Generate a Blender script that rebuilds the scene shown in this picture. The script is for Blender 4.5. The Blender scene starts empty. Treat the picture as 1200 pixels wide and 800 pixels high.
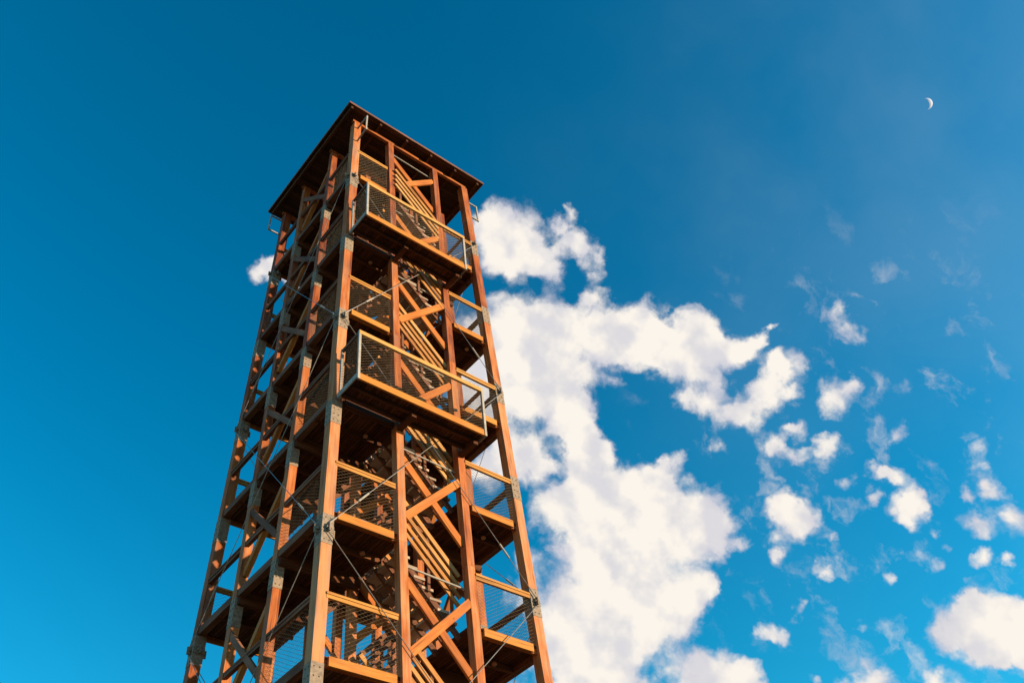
import bpy, bmesh, math, random
from mathutils import Vector, Matrix

random.seed(7)
scn = bpy.context.scene
COL = scn.collection

# ------------------------------------------------------------------ scale
S = 0.48                      # metres per layout unit
GZ = 3.3                      # layout units from the ground to the eye level
def P(x, y, z):
    return Vector(((x - 5.0) * S, (y - 5.0) * S, (z + GZ) * S))

# ------------------------------------------------------------------ camera
FPX = 1110.91                 # focal length in pixels of a 1200 px wide frame
RV = Vector((0.7744926802525322, -0.6262157289527998, -0.08952624781237536))
UV_ = Vector((-0.40490159294571587, -0.5994801981158511, 0.6904188526517812))
DV = Vector((0.48602035787122216, 0.49847502733747223, 0.7178487715777156))
CAM = P(-14.122351824541614, -25.54452845495909, 0.0)
cam = bpy.data.cameras.new("camera")
cam.sensor_width = 36.0
cam.lens = FPX / 1200.0 * 36.0
cam.clip_start = 0.1
cam.clip_end = 20000.0
camo = bpy.data.objects.new("camera", cam)
COL.objects.link(camo)
m3 = Matrix((RV, UV_, -DV)).transposed()
camo.matrix_world = Matrix.Translation(CAM) @ m3.to_4x4()
scn.camera = camo

def sky_dir(px, py):
    """direction in the sky seen at a place of the photograph"""
    return (RV * ((px - 600) / FPX) + UV_ * (-(py - 400) / FPX) + DV).normalized()

# ------------------------------------------------------------------ sun and sky
SUN_AZ, SUN_EL = math.radians(40.0), math.radians(10.5)   # azimuth from -Y towards +X
SUN = Vector((math.sin(SUN_AZ) * math.cos(SUN_EL), -math.cos(SUN_AZ) * math.cos(SUN_EL), math.sin(SUN_EL)))
sl = bpy.data.lights.new("sun", 'SUN')
sl.energy = 4.8
sl.angle = math.radians(0.5)
sl.color = (1.0, 0.74, 0.47)
slo = bpy.data.objects.new("sun", sl)
COL.objects.link(slo)
slo.rotation_euler = (-SUN).to_track_quat('-Z', 'Y').to_euler()

vs = scn.view_settings
vs.view_transform = 'Standard'
vs.look = 'None'
vs.gamma = 1.0
vs.exposure = 1.0          # exposed for the shaded timber, a stop over
vs.use_curve_mapping = False
scn.cycles.use_denoising = True
scn.cycles.max_bounces = 6

world = bpy.data.worlds.new("World")
scn.world = world
world.use_nodes = True
wt = world.node_tree
wt.nodes.clear()
def wn(t, **kw):
    n = wt.nodes.new(t)
    for k, v in kw.items():
        setattr(n, k, v)
    return n
def wl(a, b):
    wt.links.new(a, b)
def wmath(op, a, b=None, c=None, clamp=False):
    n = wn('ShaderNodeMath', operation=op, use_clamp=clamp)
    for i, v in enumerate((a, b, c)):
        if v is None: continue
        if isinstance(v, (int, float)): n.inputs[i].default_value = v
        else: wl(v, n.inputs[i])
    return n.outputs[0]
def wrange(v, a, b, c=0.0, d=1.0, smooth=True):
    n = wn('ShaderNodeMapRange', interpolation_type='SMOOTHSTEP' if smooth else 'LINEAR')
    wl(v, n.inputs['Value'])
    for k, x in zip(('From Min', 'From Max', 'To Min', 'To Max'), (a, b, c, d)):
        n.inputs[k].default_value = x
    return n.outputs['Result']
def wmix(f, a, b, blend='MIX'):
    n = wn('ShaderNodeMix', data_type='RGBA', blend_type=blend)
    for i, v in ((0, f), (6, a), (7, b)):
        if isinstance(v, (int, float)): n.inputs[i].default_value = v
        elif isinstance(v, tuple): n.inputs[i].default_value = (*v, 1)
        else: wl(v, n.inputs[i])
    return n.outputs[2]

tc = wn('ShaderNodeTexCoord')
DIRV = tc.outputs['Generated']
sky = wn('ShaderNodeTexSky', sky_type='NISHITA')
sky.sun_disc = False
sky.sun_elevation = SUN_EL
sky.sun_rotation = math.atan2(SUN.x, SUN.y)
sky.air_density = 1.0
sky.dust_density = 0.0
sky.ozone_density = 2.0
SKYK = 0.12                 # strength of the sky
hs = wn('ShaderNodeHueSaturation')
hs.inputs['Hue'].default_value = 0.485
hs.inputs['Saturation'].default_value = 1.45
hs.inputs['Value'].default_value = 1.0
wl(sky.outputs[0], hs.inputs['Color'])
gm = wn('ShaderNodeGamma')
gm.inputs['Gamma'].default_value = 1.35
wl(hs.outputs[0], gm.inputs['Color'])
skycol = wmix(1.0, gm.outputs[0], (0.8, 1.05, 0.84), 'MULTIPLY')

# clouds: soft puffs round fixed directions of the sky, torn by noise
# (x, y, radius, density) as places of the photograph, turned into directions
PUFFS = [
 (575,262,22,1),(597,280,38,1),(585,300,24,1),(625,295,30,.9),(640,312,20,.8),
 (665,270,16,.6),(680,285,16,.6),(690,305,14,.55),(655,262,12,.6),(668,290,16,.6),(700,318,10,.5),(705,300,9,.45),(672,247,9,.4),(698,257,6,.45),(650,330,15,.5),
 (600,388,40,1),(640,382,34,1),(665,385,35,1),(560,400,40,1),(700,345,14,.6),(685,350,12,.6),
 (708,378,22,1),(705,402,24,1),(745,408,24,1),(692,438,16,.55),(718,444,14,.55),(676,432,14,.6),(765,395,20,1),(735,385,28,1),(757,372,22,1),(725,405,22,.9),(780,400,24,1),(810,395,24,1),(830,400,22,1),(800,420,26,1),(770,420,22,.9),
 (850,408,18,.9),(875,410,20,.95),(900,390,10,.8),(905,383,8,.8),(890,402,12,.85),
 (908,438,18,1),(900,465,20,1),(875,484,20,1),(845,487,22,1),(820,472,16,1),(800,462,12,.9),(840,455,14,.9),(836,432,17,.85),(815,442,14,.75),(862,420,14,.8),(912,425,12,.9),(930,458,13,.8),
 (590,430,45,1),(630,430,38,1),(650,460,38,1),(670,485,28,1),(680,510,22,.9),(610,470,25,1),(560,440,40,1),(685,525,25,.9),(680,550,25,.9),(705,525,15,.8),(715,540,10,.7),
 (600,525,32,1),(625,540,26,1),(580,540,30,.9),(640,555,12,.7),(570,490,20,.7),
 (650,600,28,1),(690,580,35,1),(720,600,50,1),(760,580,35,1),(770,560,18,1),(790,600,35,1),(830,590,26,1),(845,615,22,1),(810,630,35,1),
 (740,640,55,1),(690,640,38,1),(845,640,15,.85),(700,700,50,1),(660,720,30,1),(760,700,50,1),(815,690,25,1),(830,685,14,.95),(795,722,24,.95),
 (700,760,55,1),(752,742,28,1),(650,770,30,.7),(712,800,38,1),(620,690,25,.5),(870,635,10,.7),(625,652,14,.5),
 (810,785,28,1),(850,790,30,1),(880,792,18,.9),
 (785,538,15,.6),(775,537,8,.5),(835,528,12,.55),
 (937,502,14,.85),(925,504,9,.75),(915,525,12,.5),(940,535,13,.8),(970,522,14,.75),
 (980,455,22,.55),(995,445,12,.55),(978,475,16,.5),(985,353,14,.5),(972,366,12,.5),(990,383,16,.5),(1008,392,10,.45),(1018,378,9,.4),(930,430,18,.45),(905,520,16,.4),(1050,560,12,.4),
 (925,610,28,1),(915,590,18,1),(940,605,22,.9),(915,657,10,.7),(912,648,8,.6),
 (970,635,10,.9),(978,650,11,.8),(965,668,10,.8),(950,663,7,.5),
 (1010,545,14,.6),(1025,553,16,.85),(1040,560,10,.8),
 (1070,580,14,.85),(1065,600,20,.9),(1085,595,12,.7),(1095,625,8,.7),(1100,645,9,.6),(1055,512,14,.6),(1026,588,9,.5),(1090,661,9,.45),(989,564,9,.45),(1060,616,12,.6),(1082,586,14,.8),
 (1041,677,11,.9),(895,735,14,.85),(915,742,12,.85),(935,720,10,.8),(940,705,8,.7),(866,724,6,.7),(1010,740,10,.5),
 (1022,788,20,.7),(1095,792,14,.8),(948,797,10,.7),
 (1145,735,40,1),(1170,735,38,1),(1110,740,22,1),(1160,765,25,1),(1195,730,35,1),(1195,760,25,1),(1140,705,14,.9),
 (1150,655,15,.9),(1180,655,10,.85),(1130,582,10,.8),(1160,575,13,.8),(1150,610,18,.75),(1190,612,18,.75),(1145,525,14,.5),(1145,548,12,.5),
 (310,312,14,.95),(320,305,14,1),(335,315,18,1),(350,330,18,.8),(300,323,10,.5),(370,320,20,.9),
 # the same bank goes on past the frame
 (700,850,60,1),(780,860,60,1),(860,850,45,1),(640,840,50,1),(1250,740,45,1),(1020,820,35,.9),(1110,840,45,.9),(930,870,50,1),
]
THR = 0.30
# turbulence that bends the puffs
nw = wn('ShaderNodeTexNoise', noise_dimensions='3D')
nw.inputs['Scale'].default_value = 24.0
nw.inputs['Detail'].default_value = 4.0
nw.inputs['Roughness'].default_value = 0.6
wl(DIRV, nw.inputs['Vector'])
sub = wn('ShaderNodeVectorMath', operation='SUBTRACT')
wl(nw.outputs['Color'], sub.inputs[0]); sub.inputs[1].default_value = (0.5, 0.5, 0.5)
mad = wn('ShaderNodeVectorMath', operation='MULTIPLY_ADD')
wl(sub.outputs[0], mad.inputs[0]); mad.inputs[1].default_value = (0.042, 0.042, 0.042); wl(DIRV, mad.inputs[2])
WARP = mad.outputs[0]
acc = None
for (px, py, b, s) in PUFFS:
    c = sky_dir(px, py)
    ang = 0.5 * ((sky_dir(px + b, py) - c).length + (sky_dir(px, py + b) - c).length)
    d = wn('ShaderNodeVectorMath', operation='DISTANCE')
    wl(WARP, d.inputs[0]); d.inputs[1].default_value = c
    v = wrange(d.outputs['Value'], ang * 1.62, 0.0, 0.0, 0.30 + 0.77 * s)
    acc = v if acc is None else wmath('ADD', acc, v)
acc = wmath('MINIMUM', acc, 1.45)
def fbm(vec, scale, detail, rough, dist=0.0):
    n = wn('ShaderNodeTexNoise', noise_dimensions='3D')
    n.inputs['Scale'].default_value = scale
    n.inputs['Detail'].default_value = detail
    n.inputs['Roughness'].default_value = rough
    n.inputs['Distortion'].default_value = dist
    wl(vec, n.inputs['Vector'])
    return n.outputs['Fac']
def billow(vec, scale, detail):
    n = wn('ShaderNodeTexVoronoi', voronoi_dimensions='3D', feature='F1', normalize=True)
    n.inputs['Scale'].default_value = scale
    n.inputs['Detail'].default_value = detail
    n.inputs['Roughness'].default_value = 0.55
    wl(vec, n.inputs['Vector'])
    return n.outputs['Distance']
FB = fbm(DIRV, 24.0, 10.0, 0.62, 0.3)
BI = billow(WARP, 34.0, 2.0)
tear = wmath('ADD', wmath('MULTIPLY_ADD', FB, 1.9, -0.95), wmath('MULTIPLY_ADD', BI, -1.5, 0.42))
# the noise only tears what cloud there is, most where it is thin
amp = wmath('MULTIPLY', wrange(acc, 0.0, 0.22), wrange(acc, 0.6, 1.4, 1.0, 0.4))
dens = wmath('ADD', wmath('MULTIPLY', tear, amp), acc)
veils = wrange(wmath('ADD', acc, wmath('MULTIPLY_ADD', FB, 3.4, -1.7)), 0.25, 1.5, 0.0, 0.55)
veils = wmath('MULTIPLY', veils, wrange(acc, 0.02, 0.3))
# faint torn scraps drifting among the small clouds
mpw = wn('ShaderNodeMapping', vector_type='POINT')
mpw.inputs['Rotation'].default_value = (0.4, 0.2, 0.6)
mpw.inputs['Scale'].default_value = (20.0, 34.0, 26.0)
wl(WARP, mpw.inputs['Vector'])
scr = fbm(mpw.outputs[0], 1.0, 6.0, 0.55, 0.0)
rg = wn('ShaderNodeVectorMath', operation='DISTANCE')
wl(DIRV, rg.inputs[0]); rg.inputs[1].default_value = sky_dir(1040, 560)
scraps = wmath('MULTIPLY', wrange(scr, 0.54, 0.80, 0.0, 0.6), wrange(rg.outputs['Value'], 0.30, 0.12))
alpha = wmath('MAXIMUM', wrange(dens, 0.08, 1.05), wmath('MAXIMUM', veils, scraps))
# thin high veil towards the sun side
nv = wn('ShaderNodeTexNoise', noise_dimensions='3D')
nv.inputs['Scale'].default_value = 5.0
nv.inputs['Detail'].default_value = 5.0
wl(DIRV, nv.inputs['Vector'])
# light on the clouds: relief of the puff noise towards the sun
off = wn('ShaderNodeVectorMath', operation='ADD')
wl(DIRV, off.inputs[0]); off.inputs[1].default_value = tuple(SUN * 0.018)
rel = wmath('SUBTRACT', fbm(DIRV, 15.0, 4.0, 0.5), fbm(off.outputs[0], 15.0, 4.0, 0.5))
lit = wrange(rel, -0.12, 0.10)
thick = wrange(dens, 0.35, 1.5)
litt = wmath('MULTIPLY_ADD', lit, 0.72, wmath('MULTIPLY', thick, 0.38), clamp=True)
cloudcol = wmix(litt, (2.4, 2.45, 2.85), (4.05, 3.80, 3.46))
vd = wn('ShaderNodeVectorMath', operation='DISTANCE')
wl(DIRV, vd.inputs[0]); vd.inputs[1].default_value = sky_dir(1230, 170)
veil = wmath('MULTIPLY', wrange(vd.outputs['Value'], 0.60, 0.05), wrange(nv.outputs['Fac'], 0.3, 0.75, 0.015, 0.095))
skycol = wmix(veil, skycol, (2.7, 3.15, 3.15))
final = wmix(alpha, skycol, cloudcol)
# warm glow band added below the view, all round, to warm the shaded sides
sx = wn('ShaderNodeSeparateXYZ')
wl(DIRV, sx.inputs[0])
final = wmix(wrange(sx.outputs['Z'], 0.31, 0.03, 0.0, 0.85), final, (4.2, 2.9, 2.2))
bg = wn('ShaderNodeBackground')
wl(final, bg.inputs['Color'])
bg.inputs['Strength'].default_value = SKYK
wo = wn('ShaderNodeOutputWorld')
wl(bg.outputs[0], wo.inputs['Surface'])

# ------------------------------------------------------------------ materials
def wood(name, c_dark, c_mid, c_light, rough=0.75, grain=1.25, grey=0.12):
    """timber: grain runs along U of the uv map, 'tint' tells one board from the next"""
    m = bpy.data.materials.new(name)
    m.use_nodes = True
    t = m.node_tree
    b = t.nodes['Principled BSDF']
    L = t.links.new
    uv = t.nodes.new('ShaderNodeUVMap'); uv.uv_map = 'UVMap'
    oi = t.nodes.new('ShaderNodeObjectInfo')
    at = t.nodes.new('ShaderNodeAttribute'); at.attribute_name = 'tint'
    mp = t.nodes.new('ShaderNodeMapping'); mp.inputs['Scale'].default_value = (0.8, 12.0, 1.0)
    L(uv.outputs[0], mp.inputs['Vector'])
    mul = t.nodes.new('ShaderNodeMath'); mul.operation = 'MULTIPLY'; mul.inputs[1].default_value = 37.0
    L(oi.outputs['Random'], mul.inputs[0])
    n1 = t.nodes.new('ShaderNodeTexNoise'); n1.noise_dimensions = '4D'
    n1.inputs['Scale'].default_value = 1.6; n1.inputs['Detail'].default_value = 6.0; n1.inputs['Roughness'].default_value = 0.6
    L(mp.outputs[0], n1.inputs['Vector']); L(mul.outputs[0], n1.inputs['W'])
    mp2 = t.nodes.new('ShaderNodeMapping'); mp2.inputs['Scale'].default_value = (1.1, 3.0, 1.0)
    L(uv.outputs[0], mp2.inputs['Vector'])
    n2 = t.nodes.new('ShaderNodeTexNoise'); n2.noise_dimensions = '4D'
    n2.inputs['Scale'].default_value = 1.4; n2.inputs['Detail'].default_value = 3.0
    L(mp2.outputs[0], n2.inputs['Vector']); L(mul.outputs[0], n2.inputs['W'])
    # value = tint + grain + stains
    a1 = t.nodes.new('ShaderNodeMath'); a1.operation = 'MULTIPLY_ADD'; a1.inputs[1].default_value = grain; a1.inputs[2].default_value = -grain * 0.5
    L(n1.outputs['Fac'], a1.inputs[0])
    a2 = t.nodes.new('ShaderNodeMath'); a2.operation = 'MULTIPLY_ADD'; a2.inputs[1].default_value = 1.1; a2.inputs[2].default_value = -0.55
    L(n2.outputs['Fac'], a2.inputs[0])
    a3 = t.nodes.new('ShaderNodeMath'); a3.operation = 'ADD'; L(a1.outputs[0], a3.inputs[0]); L(a2.outputs[0], a3.inputs[1])
    a4 = t.nodes.new('ShaderNodeMath'); a4.operation = 'ADD'; L(a3.outputs[0], a4.inputs[0]); L(at.outputs['Fac'], a4.inputs[1])
    cr = t.nodes.new('ShaderNodeValToRGB')
    cr.color_ramp.elements[0].position = 0.05; cr.color_ramp.elements[0].color = (*c_dark, 1)
    cr.color_ramp.elements[1].position = 0.95; cr.color_ramp.elements[1].color = (*c_light, 1)
    e = cr.color_ramp.elements.new(0.5); e.color = (*c_mid, 1)
    L(a4.outputs[0], cr.inputs['Fac'])
    # knots and drying cracks
    mp3 = t.nodes.new('ShaderNodeMapping'); mp3.inputs['Scale'].default_value = (1.0, 2.4, 1.0)
    L(uv.outputs[0], mp3.inputs['Vector'])
    vo = t.nodes.new('ShaderNodeTexVoronoi'); vo.voronoi_dimensions = '4D'; vo.inputs['Scale'].default_value = 2.1
    L(mp3.outputs[0], vo.inputs['Vector']); L(mul.outputs[0], vo.inputs['W'])
    kr = t.nodes.new('ShaderNodeMapRange'); kr.inputs['From Min'].default_value = 0.04; kr.inputs['From Max'].default_value = 0.12
    kr.inputs['To Min'].default_value = 0.75; kr.inputs['To Max'].default_value = 0.0
    L(vo.outputs['Distance'], kr.inputs['Value'])
    mp4 = t.nodes.new('ShaderNodeMapping'); mp4.inputs['Scale'].default_value = (0.5, 10.0, 1.0)
    L(uv.outputs[0], mp4.inputs['Vector'])
    n4 = t.nodes.new('ShaderNodeTexNoise'); n4.noise_dimensions = '4D'; n4.inputs['Scale'].default_value = 1.5; n4.inputs['Detail'].default_value = 2.0
    L(mp4.outputs[0], n4.inputs['Vector']); L(mul.outputs[0], n4.inputs['W'])
    k4 = t.nodes.new('ShaderNodeMapRange'); k4.inputs['From Min'].default_value = 0.62; k4.inputs['From Max'].default_value = 0.70
    k4.inputs['To Max'].default_value = 0.6
    L(n4.outputs['Fac'], k4.inputs['Value'])
    mx = t.nodes.new('ShaderNodeMath'); mx.operation = 'MAXIMUM'; L(kr.outputs[0], mx.inputs[0]); L(k4.outputs[0], mx.inputs[1])
    mc = t.nodes.new('ShaderNodeMix'); mc.data_type = 'RGBA'
    L(mx.outputs[0], mc.inputs[0]); L(cr.outputs[0], mc.inputs[6]); mc.inputs[7].default_value = (c_dark[0] * .35, c_dark[1] * .3, c_dark[2] * .3, 1)
    # silvered patches where the weather has got at it
    mp5 = t.nodes.new('ShaderNodeMapping'); mp5.inputs['Scale'].default_value = (0.45, 4.0, 1.0)
    L(uv.outputs[0], mp5.inputs['Vector'])
    n5 = t.nodes.new('ShaderNodeTexNoise'); n5.noise_dimensions = '4D'; n5.inputs['Scale'].default_value = 2.0; n5.inputs['Detail'].default_value = 6.0
    L(mp5.outputs[0], n5.inputs['Vector']); L(mul.outputs[0], n5.inputs['W'])
    k5 = t.nodes.new('ShaderNodeMapRange'); k5.inputs['From Min'].default_value = 0.5; k5.inputs['From Max'].default_value = 0.72
    k5.inputs['To Max'].default_value = grey
    L(n5.outputs['Fac'], k5.inputs['Value'])
    mg = t.nodes.new('ShaderNodeMix'); mg.data_type = 'RGBA'
    L(k5.outputs[0], mg.inputs[0]); L(mc.outputs[2], mg.inputs[6])
    gl = 0.4 * sum(c_light) / 3 + 0.4 * sum(c_mid) / 3
    mg.inputs[7].default_value = (gl * 1.25, gl * 0.95, gl * 0.75, 1)
    L(mg.outputs[2], b.inputs['Base Color'])
    b.inputs['Roughness'].default_value = rough
    b.inputs['Specular IOR Level'].default_value = 0.25
    bp = t.nodes.new('ShaderNodeBump'); bp.inputs['Strength'].default_value = 0.35; bp.inputs['Distance'].default_value = 0.01
    L(n1.outputs['Fac'], bp.inputs['Height']); L(bp.outputs[0], b.inputs['Normal'])
    return m

def metal(name, c1, c2, rough=0.45, metallic=0.6, scale=9.0):
    m = bpy.data.materials.new(name)
    m.use_nodes = True
    t = m.node_tree
    b = t.nodes['Principled BSDF']
    L = t.links.new
    tcn = t.nodes.new('ShaderNodeTexCoord')
    n = t.nodes.new('ShaderNodeTexNoise'); n.inputs['Scale'].default_value = scale; n.inputs['Detail'].default_value = 5.0
    L(tcn.outputs['Object'], n.inputs['Vector'])
    cr = t.nodes.new('ShaderNodeValToRGB')
    cr.color_ramp.elements[0].position = 0.3; cr.color_ramp.elements[0].color = (*c1, 1)
    cr.color_ramp.elements[1].position = 0.7; cr.color_ramp.elements[1].color = (*c2, 1)
    L(n.outputs['Fac'], cr.inputs['Fac']); L(cr.outputs[0], b.inputs['Base Color'])
    b.inputs['Roughness'].default_value = rough
    b.inputs['Metallic'].default_value = metallic
    return m

M = {}
M['post'] = wood('post_timber', (0.135, 0.026, 0.008), (0.335, 0.092, 0.017), (0.47, 0.205, 0.082), grey=0.55)
M['brace'] = wood('brace_timber', (0.21, 0.048, 0.008), (0.375, 0.11, 0.014), (0.46, 0.175, 0.033))
M['fascia'] = wood('fascia_timber', (0.26, 0.078, 0.009), (0.42, 0.158, 0.019), (0.48, 0.215, 0.038))
M['rail'] = wood('rail_timber', (0.27, 0.098, 0.016), (0.41, 0.188, 0.036), (0.47, 0.255, 0.07))
M['stair'] = wood('stair_timber', (0.24, 0.088, 0.02), (0.39, 0.175, 0.042), (0.49, 0.28, 0.10))
M['weathered_shade'] = wood('weathered_shade_timber', (0.085, 0.032, 0.015), (0.165, 0.066, 0.033), (0.25, 0.115, 0.065), rough=0.85, grey=0.4)  # weathered brown, darkened to stand in for shade on side and inner timbers
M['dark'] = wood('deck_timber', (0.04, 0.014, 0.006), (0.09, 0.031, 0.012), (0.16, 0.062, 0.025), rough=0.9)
M['tread'] = wood('tread_timber', (0.22, 0.16, 0.115), (0.36, 0.275, 0.205), (0.50, 0.40, 0.31), rough=0.85)
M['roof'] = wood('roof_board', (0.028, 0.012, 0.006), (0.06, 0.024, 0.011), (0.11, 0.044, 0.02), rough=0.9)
M['steel'] = metal('galvanised_steel', (0.23, 0.21, 0.18), (0.35, 0.325, 0.29), 0.75, 0.05)
M['plate'] = metal('galvanised_plate', (0.15, 0.112, 0.080), (0.27, 0.21, 0.155), 0.85, 0.0, 16.0)
M['cable'] = metal('steel_cable', (0.17, 0.155, 0.14), (0.29, 0.27, 0.25), 0.4, 0.5)
M['net'] = metal('wire_net', (0.12, 0.085, 0.05), (0.21, 0.155, 0.10), 0.5, 0.3)
M['sheet'] = metal('roof_sheet', (0.03, 0.03, 0.03), (0.06, 0.055, 0.05), 0.6, 0.4)
M['dome'] = metal('dome_orange', (0.30, 0.12, 0.045), (0.40, 0.17, 0.07), 0.3, 0.0)

def ground_mat():
    m = bpy.data.materials.new('meadow')
    m.use_nodes = True
    t = m.node_tree
    b = t.nodes['Principled BSDF']
    tcn = t.nodes.new('ShaderNodeTexCoord')
    n = t.nodes.new('ShaderNodeTexNoise'); n.inputs['Scale'].default_value = 0.6; n.inputs['Detail'].default_value = 8.0
    t.links.new(tcn.outputs['Object'], n.inputs['Vector'])
    cr = t.nodes.new('ShaderNodeValToRGB')
    cr.color_ramp.elements[0].position = 0.35; cr.color_ramp.elements[0].color = (0.06, 0.055, 0.022, 1)
    cr.color_ramp.elements[1].position = 0.7; cr.color_ramp.elements[1].color = (0.18, 0.135, 0.065, 1)
    t.links.new(n.outputs['Fac'], cr.inputs['Fac']); t.links.new(cr.outputs[0], b.inputs['Base Color'])
    b.inputs['Roughness'].default_value = 0.95
    return m
M['ground'] = ground_mat()

# ------------------------------------------------------------------ mesh builder
class MB:
    def __init__(self):
        self.v, self.f, self.uv, self.t = [], [], [], []
    def face(self, pts, uvs, tint):
        i = len(self.v)
        self.v += [tuple(p) for p in pts]
        self.f.append(tuple(range(i, i + len(pts))))
        self.uv += uvs
        self.t.append(tint)
    def prism(self, lo, hi, tint=0.5, caps=True):
        """four-sided timber between two rings of corners"""
        u0 = random.uniform(0, 40); v0 = random.uniform(0, 40)
        ln = (Vector(hi[0]) - Vector(lo[0])).length
        n = len(lo)
        w = 0.0
        for k in range(n):
            a, b = Vector(lo[k]), Vector(lo[(k + 1) % n])
            c, d = Vector(hi[(k + 1) % n]), Vector(hi[k])
            e = (b - a).length
            self.face((a, b, c, d), [(u0, v0 + w), (u0, v0 + w + e), (u0 + ln, v0 + w + e), (u0 + ln, v0 + w)], tint)
            w += e + 0.37
        if caps:
            def cap(r):
                o = Vector(r[0])
                ax = (Vector(r[1]) - o).normalized()
                ay = (Vector(r[-1]) - o).normalized()
                return [(u0 + 3 + (Vector(q) - o).dot(ax) * .3, v0 + (Vector(q) - o).dot(ay) * 3) for q in r]
            self.face(list(reversed(lo)), list(reversed(cap(lo))), tint - 0.1)
            self.face(hi, cap(hi), tint - 0.1)
    def bar(self, a, b, w, h, up=(0, 0, 1), tint=0.5, caps=True, off=(0, 0)):
        """board from a to b (metres); h along 'up', w across"""
        j_ = lambda: Vector([random.uniform(-.006, .006) for _ in range(3)])   # hand-built: no two boards quite true
        a, b = Vector(a) + j_(), Vector(b) + j_()
        d = (b - a).normalized()
        s = d.cross(Vector(up)).normalized()
        t = s.cross(d).normalized()
        def ring(c):
            return [c + s * (off[0] + i * w / 2) + t * (off[1] + j * h / 2) for i, j in ((-1, -1), (1, -1), (1, 1), (-1, 1))]
        self.prism(ring(a), ring(b), tint, caps)
    def tube(self, a, b, r, n=8, caps=True):
        a, b = Vector(a), Vector(b)
        d = (b - a).normalized()
        s = d.cross(Vector((0, 0, 1)) if abs(d.z) < .95 else Vector((1, 0, 0))).normalized()
        t = s.cross(d)
        ring = lambda c: [c + s * (r * math.cos(2 * math.pi * k / n)) + t * (r * math.sin(2 * math.pi * k / n)) for k in range(n)]
        self.prism(ring(a), ring(b), 0.5, caps)
    def build(self, name, mat, parent=None, smooth=False):
        me = bpy.data.meshes.new(name)
        me.from_pydata(self.v, [], self.f)
        l = me.uv_layers.new(name='UVMap')
        l.data.foreach_set('uv', [c for q in self.uv for c in q])
        a = me.attributes.new('tint', 'FLOAT', 'FACE')
        a.data.foreach_set('value', self.t)
        me.materials.append(M[mat])
        if smooth:
            me.polygons.foreach_set('use_smooth', [True] * len(me.polygons))
        me.update()
        o = bpy.data.objects.new(name, me)
        COL.objects.link(o)
        if parent is not None:
            o.parent = parent
        return o

def box(mb, lo, hi, tint=0.5, axis='x'):
    """box in layout units, grain along axis"""
    x0, y0, z0 = lo; x1, y1, z1 = hi
    if axis == 'x':
        mb.prism([P(x0, y0, z0), P(x0, y0, z1), P(x0, y1, z1), P(x0, y1, z0)][::-1], [P(x1, y0, z0), P(x1, y0, z1), P(x1, y1, z1), P(x1, y1, z0)][::-1], tint)
    elif axis == 'y':
        mb.prism([P(x0, y0, z0), P(x1, y0, z0), P(x1, y0, z1), P(x0, y0, z1)][::-1], [P(x0, y1, z0), P(x1, y1, z0), P(x1, y1, z1), P(x0, y1, z1)][::-1], tint)
    else:
        mb.prism([P(x0, y0, z0), P(x1, y0, z0), P(x1, y1, z0), P(x0, y1, z0)], [P(x0, y0, z1), P(x1, y0, z1), P(x1, y1, z1), P(x0, y1, z1)], tint)

# ------------------------------------------------------------------ the ground
bmg = MB()
R_ = 6000.0
bmg.face([(-R_, -R_, 0), (R_, -R_, 0), (R_, R_, 0), (-R_, R_, 0)], [(0, 0), (1, 0), (1, 1), (0, 1)], 0.5)
g = bmg.build('ground', 'ground')
g['kind'] = 'structure'

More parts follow.
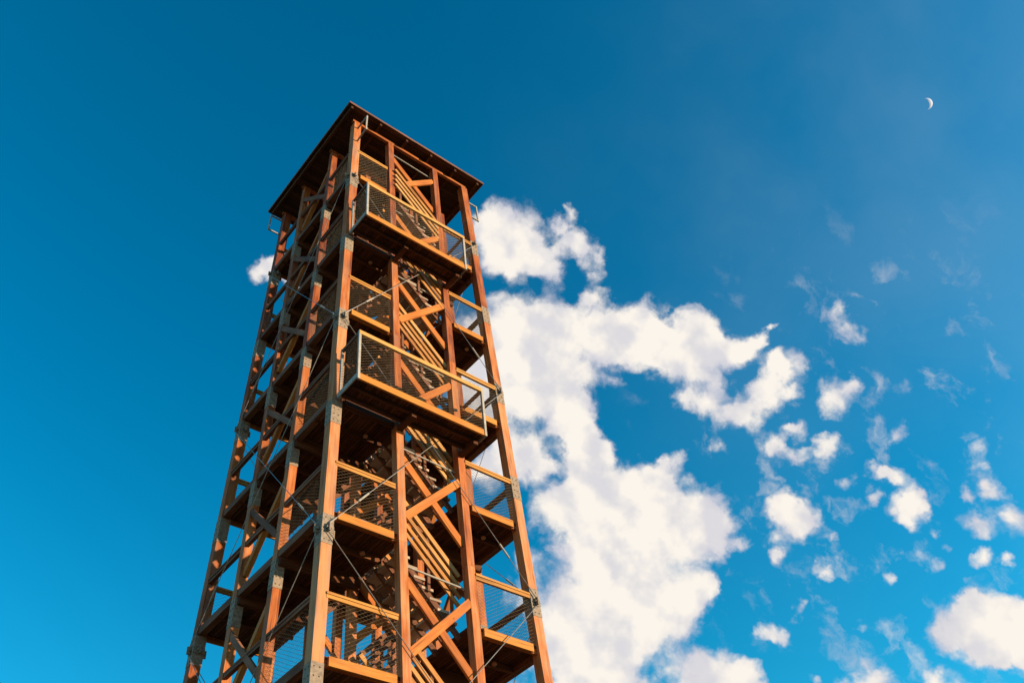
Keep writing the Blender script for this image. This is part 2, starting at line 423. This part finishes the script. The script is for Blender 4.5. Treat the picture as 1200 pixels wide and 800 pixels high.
# ------------------------------------------------------------------ the moon
def build_moon():
    c = sky_dir(1085.5, 122.0)
    dist = 9000.0
    ctr = CAM + c * dist
    rad = dist * 0.0055
    s = SUN
    view = -c
    bm = bmesh.new()
    # lit limb: the lune between the terminator and the edge turned to the sun
    ax = s.cross(view).normalized()            # from horn to horn
    e2 = ax.cross(view).normalized()
    if e2.dot(s) < 0: e2 = -e2
    ang = math.acos(max(-1, min(1, s.dot(view))))
    # longitude 0 = towards the sun's side of the limb, growing to the viewer
    lon1 = math.pi / 2 - (ang - math.pi / 2) - math.pi / 2 + 0.12
    lon1 = max(0.35, math.pi - ang + 0.0)
    na, nb = 24, 8
    outer, inner = [], []
    for i in range(na + 1):
        la = -math.pi / 2 + math.pi * i / na
        ro, ri = [], []
        for j in range(nb + 1):
            lo = -0.25 + (lon1 + 0.25) * j / nb
            n = ax * math.sin(la) + (e2 * math.cos(lo) + view * math.sin(lo)) * math.cos(la)
            ro.append(bm.verts.new(ctr + n * rad)); ri.append(bm.verts.new(ctr + n * rad * 0.93))
        outer.append(ro); inner.append(ri)
    for i in range(na):
        for j in range(nb):
            bm.faces.new((outer[i][j], outer[i + 1][j], outer[i + 1][j + 1], outer[i][j + 1]))
            bm.faces.new((inner[i][j], inner[i][j + 1], inner[i + 1][j + 1], inner[i + 1][j]))
        for j in (0, nb):
            bm.faces.new((outer[i][j], inner[i][j], inner[i + 1][j], outer[i + 1][j]))
    bmesh.ops.recalc_face_normals(bm, faces=bm.faces)
    me = bpy.data.meshes.new('crescent_moon')
    bm.to_mesh(me); bm.free()
    mt = bpy.data.materials.new('moon_rock')
    mt.use_nodes = True
    t = mt.node_tree
    b = t.nodes['Principled BSDF']
    tcn = t.nodes.new('ShaderNodeTexCoord')
    n = t.nodes.new('ShaderNodeTexNoise'); n.inputs['Scale'].default_value = 3.0
    t.links.new(tcn.outputs['Generated'], n.inputs['Vector'])
    cr = t.nodes.new('ShaderNodeValToRGB')
    cr.color_ramp.elements[0].color = (0.32, 0.40, 0.54, 1); cr.color_ramp.elements[1].color = (0.40, 0.48, 0.62, 1)
    t.links.new(n.outputs['Fac'], cr.inputs['Fac'])
    t.links.new(cr.outputs[0], b.inputs['Base Color'])
    t.links.new(cr.outputs[0], b.inputs['Emission Color'])
    b.inputs['Emission Strength'].default_value = 0.12  # faint bluish glow added on top of the sunlight
    b.inputs['Roughness'].default_value = 1.0
    me.materials.append(mt)
    o = bpy.data.objects.new('crescent_moon', me)
    COL.objects.link(o)
    o['label'] = 'thin pale crescent moon alone in the clear blue sky, lit on its right side'
    o['category'] = 'moon'
    return o
build_moon()

# ------------------------------------------------------------------ the tower
Z0, H = 15.4212, 5.988        # underside of the lowest whole storey, storey height
K = 0.0063546                 # lean of the outer posts
PW = 0.4547                   # corner post
MW = 0.37                     # middle post
XC, XD = 3.4125, 6.7273
YE, YF = 3.47, 6.75
TOPZ = 51.15
NMIN = -1
def L(n): return Z0 + n * H
def s_(z): return 1 - K * (z - 20)
def ft(x0, z): return 5 + (x0 - 5) * s_(z)       # leaning coordinate of an outer face
XR, YB = 10.0, 10.0

tower = bpy.data.objects.new('lookout_tower', None)
COL.objects.link(tower)
tower.location = (0, 0, 0)
tower.empty_display_size = 2.0
tower['label'] = 'tall open timber lookout tower with zigzag stairs, two mesh-railed balconies and a flat roof'
tower['category'] = 'lookout tower'

def plate_mesh(x, y, w, d, z0, z1, lean):
    """steel sleeve over a joint, bolt heads on its faces"""
    m = MB()
    e = 0.014
    lo, hi = lean(z0), lean(z1)
    def ring(c, z): return [P(c[0] - e, c[1] - e, z), P(c[0] + w + e, c[1] - e, z), P(c[0] + w + e, c[1] + d + e, z), P(c[0] - e, c[1] + d + e, z)]
    m.prism(ring(lo, z0), ring(hi, z1))
    for i in range(4):
        zz = z0 + (i + .5) / 4 * (z1 - z0)
        c = lean(zz)
        for fx in (.27, .73):
            p = P(c[0] + w * fx, c[1] - e, zz)
            m.tube(p, p + Vector((0, -0.014, 0)), 0.0125, 6)
            p = P(c[0] - e, c[1] + d * fx, zz)
            m.tube(p, p + Vector((-0.014, 0, 0)), 0.0125, 6)
    return m

def post(name, lean, w, d, zlo, zhi, tints, plates):
    """timber post, one length per storey"""
    m = MB()
    cuts = [zlo] + [L(n) + .02 for n in range(-3, 6) if zlo + .5 < L(n) < zhi - .5] + [zhi]
    for i in range(len(cuts) - 1):
        a, b = cuts[i], cuts[i + 1]
        n = (0.5 * (a + b) - Z0) / H
        ca, cb = lean(a), lean(b)
        ring = lambda c, z: [P(c[0], c[1], z), P(c[0] + w, c[1], z), P(c[0] + w, c[1] + d, z), P(c[0], c[1] + d, z)]
        m.prism(ring(ca, a), ring(cb, b - 0.004), tints(n))
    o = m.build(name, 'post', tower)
    if plates:
        for n in range(NMIN, 6):
            plate_mesh(0, 0, w, d, L(n) - .22 * H, L(n) - 0.01, lean).build('splice_plate', 'plate', o)
    return o

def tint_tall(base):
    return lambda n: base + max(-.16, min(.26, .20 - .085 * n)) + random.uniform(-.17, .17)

CORNERS = [(0, 0), (XR, 0), (0, 10.23), (XR, 10.23)]
corner_obj = {}
for (x0, y0) in CORNERS:
    ln = lambda z, x0=x0, y0=y0: (ft(x0, z), ft(y0, z))
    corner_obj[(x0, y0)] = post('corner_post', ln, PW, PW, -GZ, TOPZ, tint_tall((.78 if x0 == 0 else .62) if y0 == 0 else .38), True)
for x0 in (XC, XD):
    for y0 in (0, 10.23 + PW - MW):
        post('face_post', lambda z, x0=x0, y0=y0: (x0, ft(y0, z)), MW, MW, -GZ, TOPZ, tint_tall(.47), False)
for y0 in (YE, YF):
    for x0 in (0, XR + PW - MW):
        post('face_post', lambda z, x0=x0, y0=y0: (ft(x0, z), y0), MW, MW, -GZ, TOPZ, tint_tall(.42), True)
for x0 in (XC, XD):
    for y0 in (YE, YF):
        post('core_post', lambda z, x0=x0, y0=y0: (x0, y0), MW * .9, MW * .9, -GZ, TOPZ, tint_tall(.4), False)

# X braces of the middle bays, one pair per storey on each face
BW, BT = 0.34, 0.115
def xbrace(pa, pb, name='brace', base=.5, front='brace'):
    """pa(n, layer), pb(n, layer): the two posts' points; top of a to foot of b behind, foot of a to top of b in front"""
    for n in range(NMIN, 6):
        m = MB(); m.bar(pa(n + .745, 1), pb(n + .175, 1), BT * S, BW * S, tint=base + random.uniform(-.18, .12)); m.build(name, 'brace', tower)
        m = MB(); m.bar(pa(n + .215, 0), pb(n + .715, 0), BT * S, BW * S, tint=base + random.uniform(-.1, .2)); m.build(name, front, tower)
yf0 = lambda n, l: ft(0, L(n)) + .07 + .13 * l
yb0 = lambda n, l: ft(10.23 + PW, L(n)) - .07 - .13 * l
xl0 = lambda n, l: ft(0, L(n)) + .07 + .13 * l
xr0 = lambda n, l: ft(XR + PW, L(n)) - .07 - .13 * l
xbrace(lambda n, l: P(XC + MW, yf0(n, l), L(n)), lambda n, l: P(XD, yf0(n, l), L(n)), base=.55)
xbrace(lambda n, l: P(XC + MW, yb0(n, l), L(n)), lambda n, l: P(XD, yb0(n, l), L(n)))
# on the side faces the braces are squarer timbers, a deep one behind a flat one
for side in (1, -1):
    fx = lambda n: ft(0, L(n)) if side > 0 else ft(XR + PW, L(n))
    for n in range(NMIN, 6):
        q = lambda nn, y, o: P(fx(nn) + side * o, y, L(nn))
        m = MB(); m.bar(q(n + .745, YE + MW, .25), q(n + .175, YF, .25), .23 * S, .24 * S, tint=.6 + random.uniform(-.25, .15)); m.build('brace', 'brace', tower)
        m = MB(); m.bar(q(n + .215, YE + MW, .065), q(n + .715, YF, .065), .11 * S, .28 * S, tint=.5 + random.uniform(-.2, .2)); m.build('brace', 'weathered_shade', tower)  # brown tone carries the shade on this brace's visible sides
for n in range(NMIN, 5):
    m = MB(); m.bar(P(XC + MW * .9, YE + .12, L(n + .6)), P(XD, YE + .12, L(n + 1.08)), BT * S, BW * S, tint=.6); m.build('core_brace', 'brace', tower)
    m = MB(); m.bar(P(XC + MW * .9, YE + .26, L(n + 1.08)), P(XD, YE + .26, L(n + .6)), BT * S, BW * S, tint=.5); m.build('core_brace', 'brace', tower)

# ---- wire nets
def net(a, b, up, mat='net', pitch=0.075, slope=0.62, r=0.0024):
    """diamond wire net in the parallelogram a, b, up (metres)"""
    a, b, up = Vector(a), Vector(b), Vector(up)
    e = b - a
    W = e.length; Hh = up.length
    eu, ev = e / W, up / Hh
    m = MB()
    nrm = eu.cross(ev).normalized()
    def add(u0, v0, u1, v1):
        p, q = a + eu * u0 + ev * v0, a + eu * u1 + ev * v1
        d = (q - p).normalized(); s = d.cross(nrm)
        ring = lambda c: [c + s * r, c + nrm * r, c - s * r, c - nrm * r]
        m.prism(ring(p), ring(q), .5, False)
    for sg in (1, -1):
        c = -slope * W if sg > 0 else 0.0
        hi = Hh if sg > 0 else Hh + slope * W
        while c < hi:
            # v = c + sg*slope*u
            us = sorted([(0 - c) / (sg * slope), (Hh - c) / (sg * slope)])
            u0, u1 = max(0, us[0]), min(W, us[1])
            if u1 - u0 > 0.01:
                add(u0, c + sg * slope * u0, u1, c + sg * slope * u1)
            c += pitch
    add(0, 0.004, W, 0.004); add(0, Hh - .004, W, Hh - .004)
    return m

RAILC, RAILH, RAILT = 2.58, 0.26, 0.11
DECK0, DECK1 = 0.24, 0.36
def rail_run(parent, a, b, z, name='railing', with_net=True, mat='rail'):
    """timber rail on two boards with a wire net below; a, b layout xy"""
    (xa, ya), (xb, yb) = a, b
    m = MB()
    tt = .5 + random.uniform(-.15, .15)
    RAILT = .11 if mat == 'rail' else .17
    m.bar(P(xa, ya, z + RAILC), P(xb, yb, z + RAILC), RAILT * S, RAILH * .55 * S, tint=tt, off=(0, -RAILH * .2 * S))
    m.bar(P(xa, ya, z + RAILC), P(xb, yb, z + RAILC), (RAILT + .05) * S, RAILH * .36 * S, tint=tt + .1, off=(0, RAILH * .27 * S))
    o = m.build(name, mat, parent)
    if with_net:
        net(P(xa, ya, z + DECK1 + .05), P(xb, yb, z + DECK1 + .05), Vector((0, 0, (RAILC - .15 - DECK1) * S))).build('wire_net', 'net', o)
    return o

def landing(n, left):
    """floor of one end bay over the whole depth of the tower"""
    z = L(n)
    sgn = 0 if left else 1
    f = ft(0, z); bk = ft(10.23 + PW, z)
    xo = ft(0, z) if left else ft(XR + PW, z)          # outer face
    xi = XC + MW if left else XD                       # inner edge at the stair
    x0, x1 = min(xo, xi), max(xo, xi)
    ox0 = (x0 + .06) if left else x0
    ox1 = x1 if left else (x1 - .06)
    m = MB()
    npl = 22
    px = (ox1 - ox0) / npl
    for i in range(npl):                               # planks run front to back
        xa = ox0 + i * px + .012
        yfr = f + (PW + .02 if False else .16)
        box(m, (xa, yfr, z + DECK0), (xa + px - .024, bk - .16, z + DECK1), .45 + random.uniform(-.3, .3), 'y')
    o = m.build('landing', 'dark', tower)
    # joists along x under the planks
    for yy in (1.72, 5.1, 8.5):
        m = MB(); box(m, (ox0 + .1, yy, z - .02), (ox1 - .1, yy + .14, z + DECK0 - .004), .45 + random.uniform(-.2, .2)); m.build('joist', 'dark', o)
    # beams bearing on the face posts and the core posts
    for yy in (YE - .16, YF - .16):
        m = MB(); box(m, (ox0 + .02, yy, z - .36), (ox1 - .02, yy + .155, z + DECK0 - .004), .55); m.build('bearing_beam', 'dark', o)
    # edge boards: front, back; balcony shade put in as dark timber at those levels
    xa0, xa1 = (ft(0, z) + PW, XC) if left else (XD + MW, ft(XR, z))
    tt = .5 + random.uniform(-.15, .2)
    m = MB(); box(m, (xa0 + .22, f + .05, z), (xa1 - .2 + (.0 if left else -.05), f + .145, z + .34), tt); m.build('edge_board', 'dark' if (left and n in BALC) else 'fascia', o)
    m = MB(); box(m, (xa0 + .004, f + .18, z + .01), (xa1 - .004, f + .31, z + DECK0 - .004), tt - .15); m.build('edge_board', 'dark' if (left and n in BALC) else 'brace', o)
    m = MB(); box(m, (xa0 + .004, bk - .145, z), (xa1 - .004, bk - .05, z + .34), .4); m.build('edge_board', 'fascia', o)
    # outer side beams between the posts
    segs = [(ft(0, z) + PW, YE), (YE + MW, YF), (YF + MW, ft(10.23, z))]
    for (ya, yb) in segs:
        m = MB()
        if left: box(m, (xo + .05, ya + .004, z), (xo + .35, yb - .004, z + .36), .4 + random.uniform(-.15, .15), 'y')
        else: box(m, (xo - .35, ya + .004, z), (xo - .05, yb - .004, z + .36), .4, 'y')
        m.build('edge_board', 'weathered_shade', o)
    # railings: front, outer side in three bays, back, and the void at the stairs
    if not (left and n in BALC):
        rail_run(o, (xa0 + .004, f + .12), (xa1 - .12, f + .12), z)
    rail_run(o, (xa0 + .004, bk - .12), (xa1 - .004, bk - .12), z)
    xs = xo + .2 if left else xo - .2
    for k, (ya, yb) in enumerate(segs):
        rail_run(o, (xs, ya + .004), (xs, yb - .004), z, with_net=(k == 0), mat='weathered_shade')
    xv = XC + .18 if left else XD + .18
    rail_run(o, (xv, YE + MW + .02), (xv, YF - .02), z, mat='weathered_shade')
    # small orange dome under the front bay
    bm = bmesh.new()
    bmesh.ops.create_uvsphere(bm, u_segments=12, v_segments=8, radius=1.0)
    c = P(2.68 if left else 9.0 + .0 - (n * .05), 1.64 - .12, z - .02)
    bmesh.ops.scale(bm, vec=(.055, .055, .045), verts=bm.verts)
    bmesh.ops.translate(bm, vec=c, verts=bm.verts)
    me = bpy.data.meshes.new('underside_dome'); bm.to_mesh(me); bm.free()
    me.materials.append(M['dome'])
    me.polygons.foreach_set('use_smooth', [True] * len(me.polygons))
    lo = bpy.data.objects.new('underside_dome', me); COL.objects.link(lo); lo.parent = o
    return o

BALC = (2, 4)
for n in range(NMIN, 6):
    landing(n, True)
for n in range(NMIN, 5):
    landing(n + .5, False)

# ---- stairs
def flight(n0, up_left, y0, y1):
    """half-storey flight between a left and a right landing"""
    za, zb = L(n0) + DECK1, L(n0 + .5) + DECK1
    xlo, xhi = (XD, XC + MW) if up_left else (XC + MW, XD)
    nt = 8
    o = None
    dx = (xhi - xlo) / nt
    dz = (zb - za) / nt
    m = MB(); m.bar(P(xlo, y0 + .1, za - .26), P(xhi, y0 + .1, zb - .26), .09 * S, .26 * S, tint=.35)
    root = m.build('stair_flight', 'weathered_shade', tower)
    for yy in (y1 - .1, y0 + (y1 - y0) * .36, y0 + (y1 - y0) * .64):
        m = MB(); m.bar(P(xlo, yy, za - .26), P(xhi, yy, zb - .26), .09 * S, .26 * S, tint=.4); m.build('stringer', 'weathered_shade', root)
    for i in range(1, nt):
        xc = xlo + dx * (i - .0); zc = za + dz * i
        m = MB()
        sx = .31
        box(m, (xc - sx, y0 + .04, zc - .11), (xc + sx - .06, y1 - .04, zc), .5 + random.uniform(-.3, .3), 'y')
        m.build('tread', 'tread', root)
    # guard: sloping boards on the outer side, on flat uprights
    gm_ = 'stair' if up_left else 'weathered_shade'  # back flight darkened in colour for the shade inside the tower
    for hh, th in ((.92, .17), (1.40, .17), (1.88, .17), (2.42, .2)):
        m = MB(); m.bar(P(xlo + .02, y0 - .06, za + hh), P(xhi - .02, y0 - .06, zb + hh), .08 * S, th * S, tint=.55 + random.uniform(-.25, .25)); m.build('guard_rail', gm_, root)
    for hh, th in ((.85, .17), (1.5, .17), (2.42, .2)):
        m = MB(); m.bar(P(xlo + .02, y1 + .06, za + hh), P(xhi - .02, y1 + .06, zb + hh), .08 * S, th * S, tint=.6); m.build('guard_rail', gm_, root)
    for k in (1, 4, 7):
        xx = xlo + dx * k; zz = za + dz * k
        for yy in (y0 + .0, y1 + .0):
            m = MB(); m.bar(P(xx, yy, zz - .2), P(xx, yy, zz + 2.4), .07 * S, .13 * S, up=(1, 0, 0), tint=.4); m.build('baluster', 'weathered_shade', root)
    # steel handrail
    m = MB(); m.tube(P(xlo, y0 + .16, za + 2.1), P(xhi, y0 + .16, zb + 2.1), .022); m.build('handrail', 'steel', root)
    return root
for n in range(NMIN, 5):
    flight(n + .5, True, .72 + .03 * n, 3.15)
    flight(n, False, 4.0, 6.4)

# ---- steel tie rod across the stair bay on the front face
for n in range(NMIN, 6):
    m = MB()
    z = L(n + .845)
    m.tube(P(XC + MW, ft(0, z) + .3, z + .06), P(XD, ft(0, z) + .3, z - .06), .02)
    m.build('tie_rod', 'steel', tower)

# ---- balconies
def balcony(n):
    z = L(n)
    f = ft(0, z)
    x0, x1 = ft(0, z) + .2, XD + MW + .06
    yo = f - 1.6
    m = MB()
    npl = 40
    px = (x1 - x0) / npl
    for i in range(npl):
        box(m, (x0 + i * px + .012, yo + .1, z + .2), (x0 + (i + 1) * px - .012, f - .22, z + .32), .45 + random.uniform(-.3, .3), 'y')
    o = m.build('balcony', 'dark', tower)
    m = MB(); box(m, (x0 + .02, yo, z), (x1 - .02, yo + .095, z + .34), .55); m.build('edge_board', 'fascia', o)
    m = MB(); box(m, (x0 + .1, f - .36, z + .02), (x1 - .1, f - .22, z + .195), .4); m.build('joist', 'dark', o)
    m = MB(); box(m, (x0 + .1, yo + .6, z + .02), (x1 - .1, yo + .72, z + .195), .4); m.build('joist', 'dark', o)
    for xx in (XC + .06, XD + .06):
        m = MB(); box(m, (xx, yo + .5, z - .22), (xx + .24, f + 1.2, z - .004), .45, 'y'); m.build('cantilever_beam', 'dark', o)
    # end channels of steel
    for xx in (x0 - .03, x1 - .02):
        m = MB(); box(m, (xx, yo + .0, z + .02), (xx + .05, f - .05, z + .3), .5, 'y'); m.build('end_channel', 'steel', o)
    # railing on galvanised posts
    zt = z + 2.86
    m = MB()
    m.bar(P(x0, yo + .02, zt - .11), P(x1, yo + .02, zt - .11), .12 * S, .22 * S, tint=.95)
    rl = m.build('railing', 'rail', o)
    for (xx, yy) in ((x0, yo), (x1 - .1, yo), (x0, f - .2)):
        m = MB(); box(m, (xx - .01, yy - .03, z - .02), (xx + .1, yy + .08, zt - .0), .5, 'z'); m.build('railing_post', 'steel', rl)
    for xx in (x0 + .045, x1 - .055):
        m = MB(); m.bar(P(xx, yo + .08, zt - .1), P(xx, f - .16, zt - .1), .1 * S, .18 * S, tint=.4); m.build('side_rail', 'weathered_shade', rl)
        net(P(xx, yo + .08, z + .4), P(xx, f - .2, z + .4), Vector((0, 0, 2.2 * S))).build('wire_net', 'net', rl)
    net(P(x0 + .1, yo + .04, z + .38), P(x1 - .1, yo + .04, z + .38), Vector((0, 0, 2.25 * S))).build('wire_net', 'net', rl)
    return o
for n in BALC:
    balcony(n)

# ---- cable bracing: crossed steel rods over two storeys on every face
NODES = (-1.1, .89, 2.91, 4.96)
def node_pt(corner, face, n):
    x0, y0 = corner
    z = L(n)
    x, y = ft(x0, z), ft(y0, z)
    o = .1
    if face == 'front': return P(x + PW / 2, y - o, z)
    if face == 'back': return P(x + PW / 2, y + PW + o, z)
    if face == 'left': return P(x - o, y + PW / 2, z)
    return P(x + PW + o, y + PW / 2, z)
A_, B_, G_, H_ = CORNERS
for face, ca, cb in (('front', A_, B_), ('back', G_, H_), ('left', A_, G_), ('right', B_, H_)):
    for i in range(3):
        for (c1, c2) in ((ca, cb), (cb, ca)):
            p, q = node_pt(c1, face, NODES[i] + .03), node_pt(c2, face, NODES[i + 1] - .03)
            m = MB(); m.tube(p, q, .0085, 6)
            o = m.build('tie_cable', 'cable', tower)
            d = q - p
            a, b = p + d * .13, p + d * .13 + d.normalized() * .34
            m = MB(); m.tube(a, b, .021, 8); m.build('turnbuckle', 'steel', o)
            m = MB(); m.tube(p, p + d.normalized() * .22, .017, 6); m.build('fork_end', 'steel', o)
for c in CORNERS:
    for n in NODES:
        z = L(n)
        x, y = ft(c[0], z), ft(c[1], z)
        m = MB()
        e = .03
        box(m, (x - e, y - e, z - .13), (x + PW + e, y + PW + e, z + .13), .5, 'z')
        for (dx, dy) in ((0, -1), (-1, 0), (1, 0), (0, 1)):
            cx, cy = x + PW / 2 + dx * (PW / 2 + .1), y + PW / 2 + dy * (PW / 2 + .1)
            wx, wy = (.03, .1) if dx == 0 else (.1, .03)
            box(m, (cx - wx, cy - wy, z - .17), (cx + wx, cy + wy, z + .17), .5, 'z')
            pr = P(cx, cy, z)
            ax = Vector((1, 0, 0)) if dx == 0 else Vector((0, 1, 0))
            m.tube(pr - ax * .05, pr + ax * .05, .028, 8)
        m.build('cable_clamp', 'plate', corner_obj[c])

# ---- roof
zt = TOPZ
xa, xb = ft(0, zt), ft(XR + PW, zt)
ya, yb = ft(0, zt), ft(10.23 + PW, zt)
m = MB()
rx0, rx1, ry0, ry1 = .22, 10.28, .28, 10.16
npl = 34
py = (ry1 - ry0) / npl
for i in range(npl):
    box(m, (rx0 + .03, ry0 + .03 + i * py * .995, zt + .42), (rx1 - .03, ry0 + .03 + (i + 1) * py * .995 - .012, zt + .5), .45 + random.uniform(-.3, .3), 'x')
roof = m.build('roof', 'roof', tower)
m = MB(); box(m, (rx0 + .005, ry0 + .005, zt + .504), (rx1 - .005, ry1 - .005, zt + .56)); m.build('roof_sheet', 'sheet', roof)
for (lo, hi, axx) in (((rx0, ry0 - .0, zt + .43), (rx1, ry0 + .055, zt + .58), 'x'), ((rx0, ry1 - .055, zt + .43), (rx1, ry1, zt + .58), 'x'),
                      ((rx0 - .05, ry0, zt + .43), (rx0 - .004, ry1, zt + .58), 'y'), ((rx1 + .004, ry0, zt + .43), (rx1 + .05, ry1, zt + .58), 'y')):
    m = MB(); box(m, lo, hi, .55, axx); m.build('edge_trim', 'weathered_shade', roof)
for fr in (.022, .226, .417, .6, .787, .965):
    xx = rx0 + fr * (rx1 - rx0)
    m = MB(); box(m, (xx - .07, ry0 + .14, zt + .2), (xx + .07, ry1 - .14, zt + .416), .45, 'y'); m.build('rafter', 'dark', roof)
for (lo, hi, axx) in (((xa - .1, ya + .02, zt + .004), (xb + .1, ya + .2, zt + .196), 'x'), ((xa - .1, yb - .2, zt + .004), (xb + .1, yb - .02, zt + .196), 'x'),
                      ((xa - .1, YE + .1, zt + .004), (xb + .1, YE + .3, zt + .196), 'x'), ((xa - .1, YF + .1, zt + .004), (xb + .1, YF + .3, zt + .196), 'x')):
    m = MB(); box(m, lo, hi, .5, axx); m.build('header_beam', 'post', roof)

# ---- steel frames standing out from the corner posts under the roof
def frame(corner, d, zlo, zhi, out):
    x0, y0 = corner
    dx, dy = d
    def q(z, t):
        x, y = ft(x0, z) + PW / 2, ft(y0, z) + PW / 2
        return P(x + dx * (PW / 2 + t), y + dy * (PW / 2 + t), z)
    m = MB()
    w = .085 * S
    sd = (dy, dx, 0)
    m.bar(q(zlo, 0), q(zlo, out), w, w)
    m.bar(q(zhi, 0), q(zhi, out), w, w)
    a, b = q(zlo, out), q(zhi, out)
    m.bar(a + Vector((0, 0, -w / 2 + .001)), b + Vector((0, 0, w / 2 - .001)), w * 1.02, w * 1.02, up=(dx, dy, 0))
    m.build('corner_frame', 'steel', corner_obj[corner])
frame(A_, (0, -1), 49.0, 50.5, 1.0)
frame(B_, (1, 0), 48.5, 50.0, .75)
frame(G_, (-1, 0), 49.0, 50.4, .8)
frame(H_, (0, 1), 49.0, 50.4, .8)
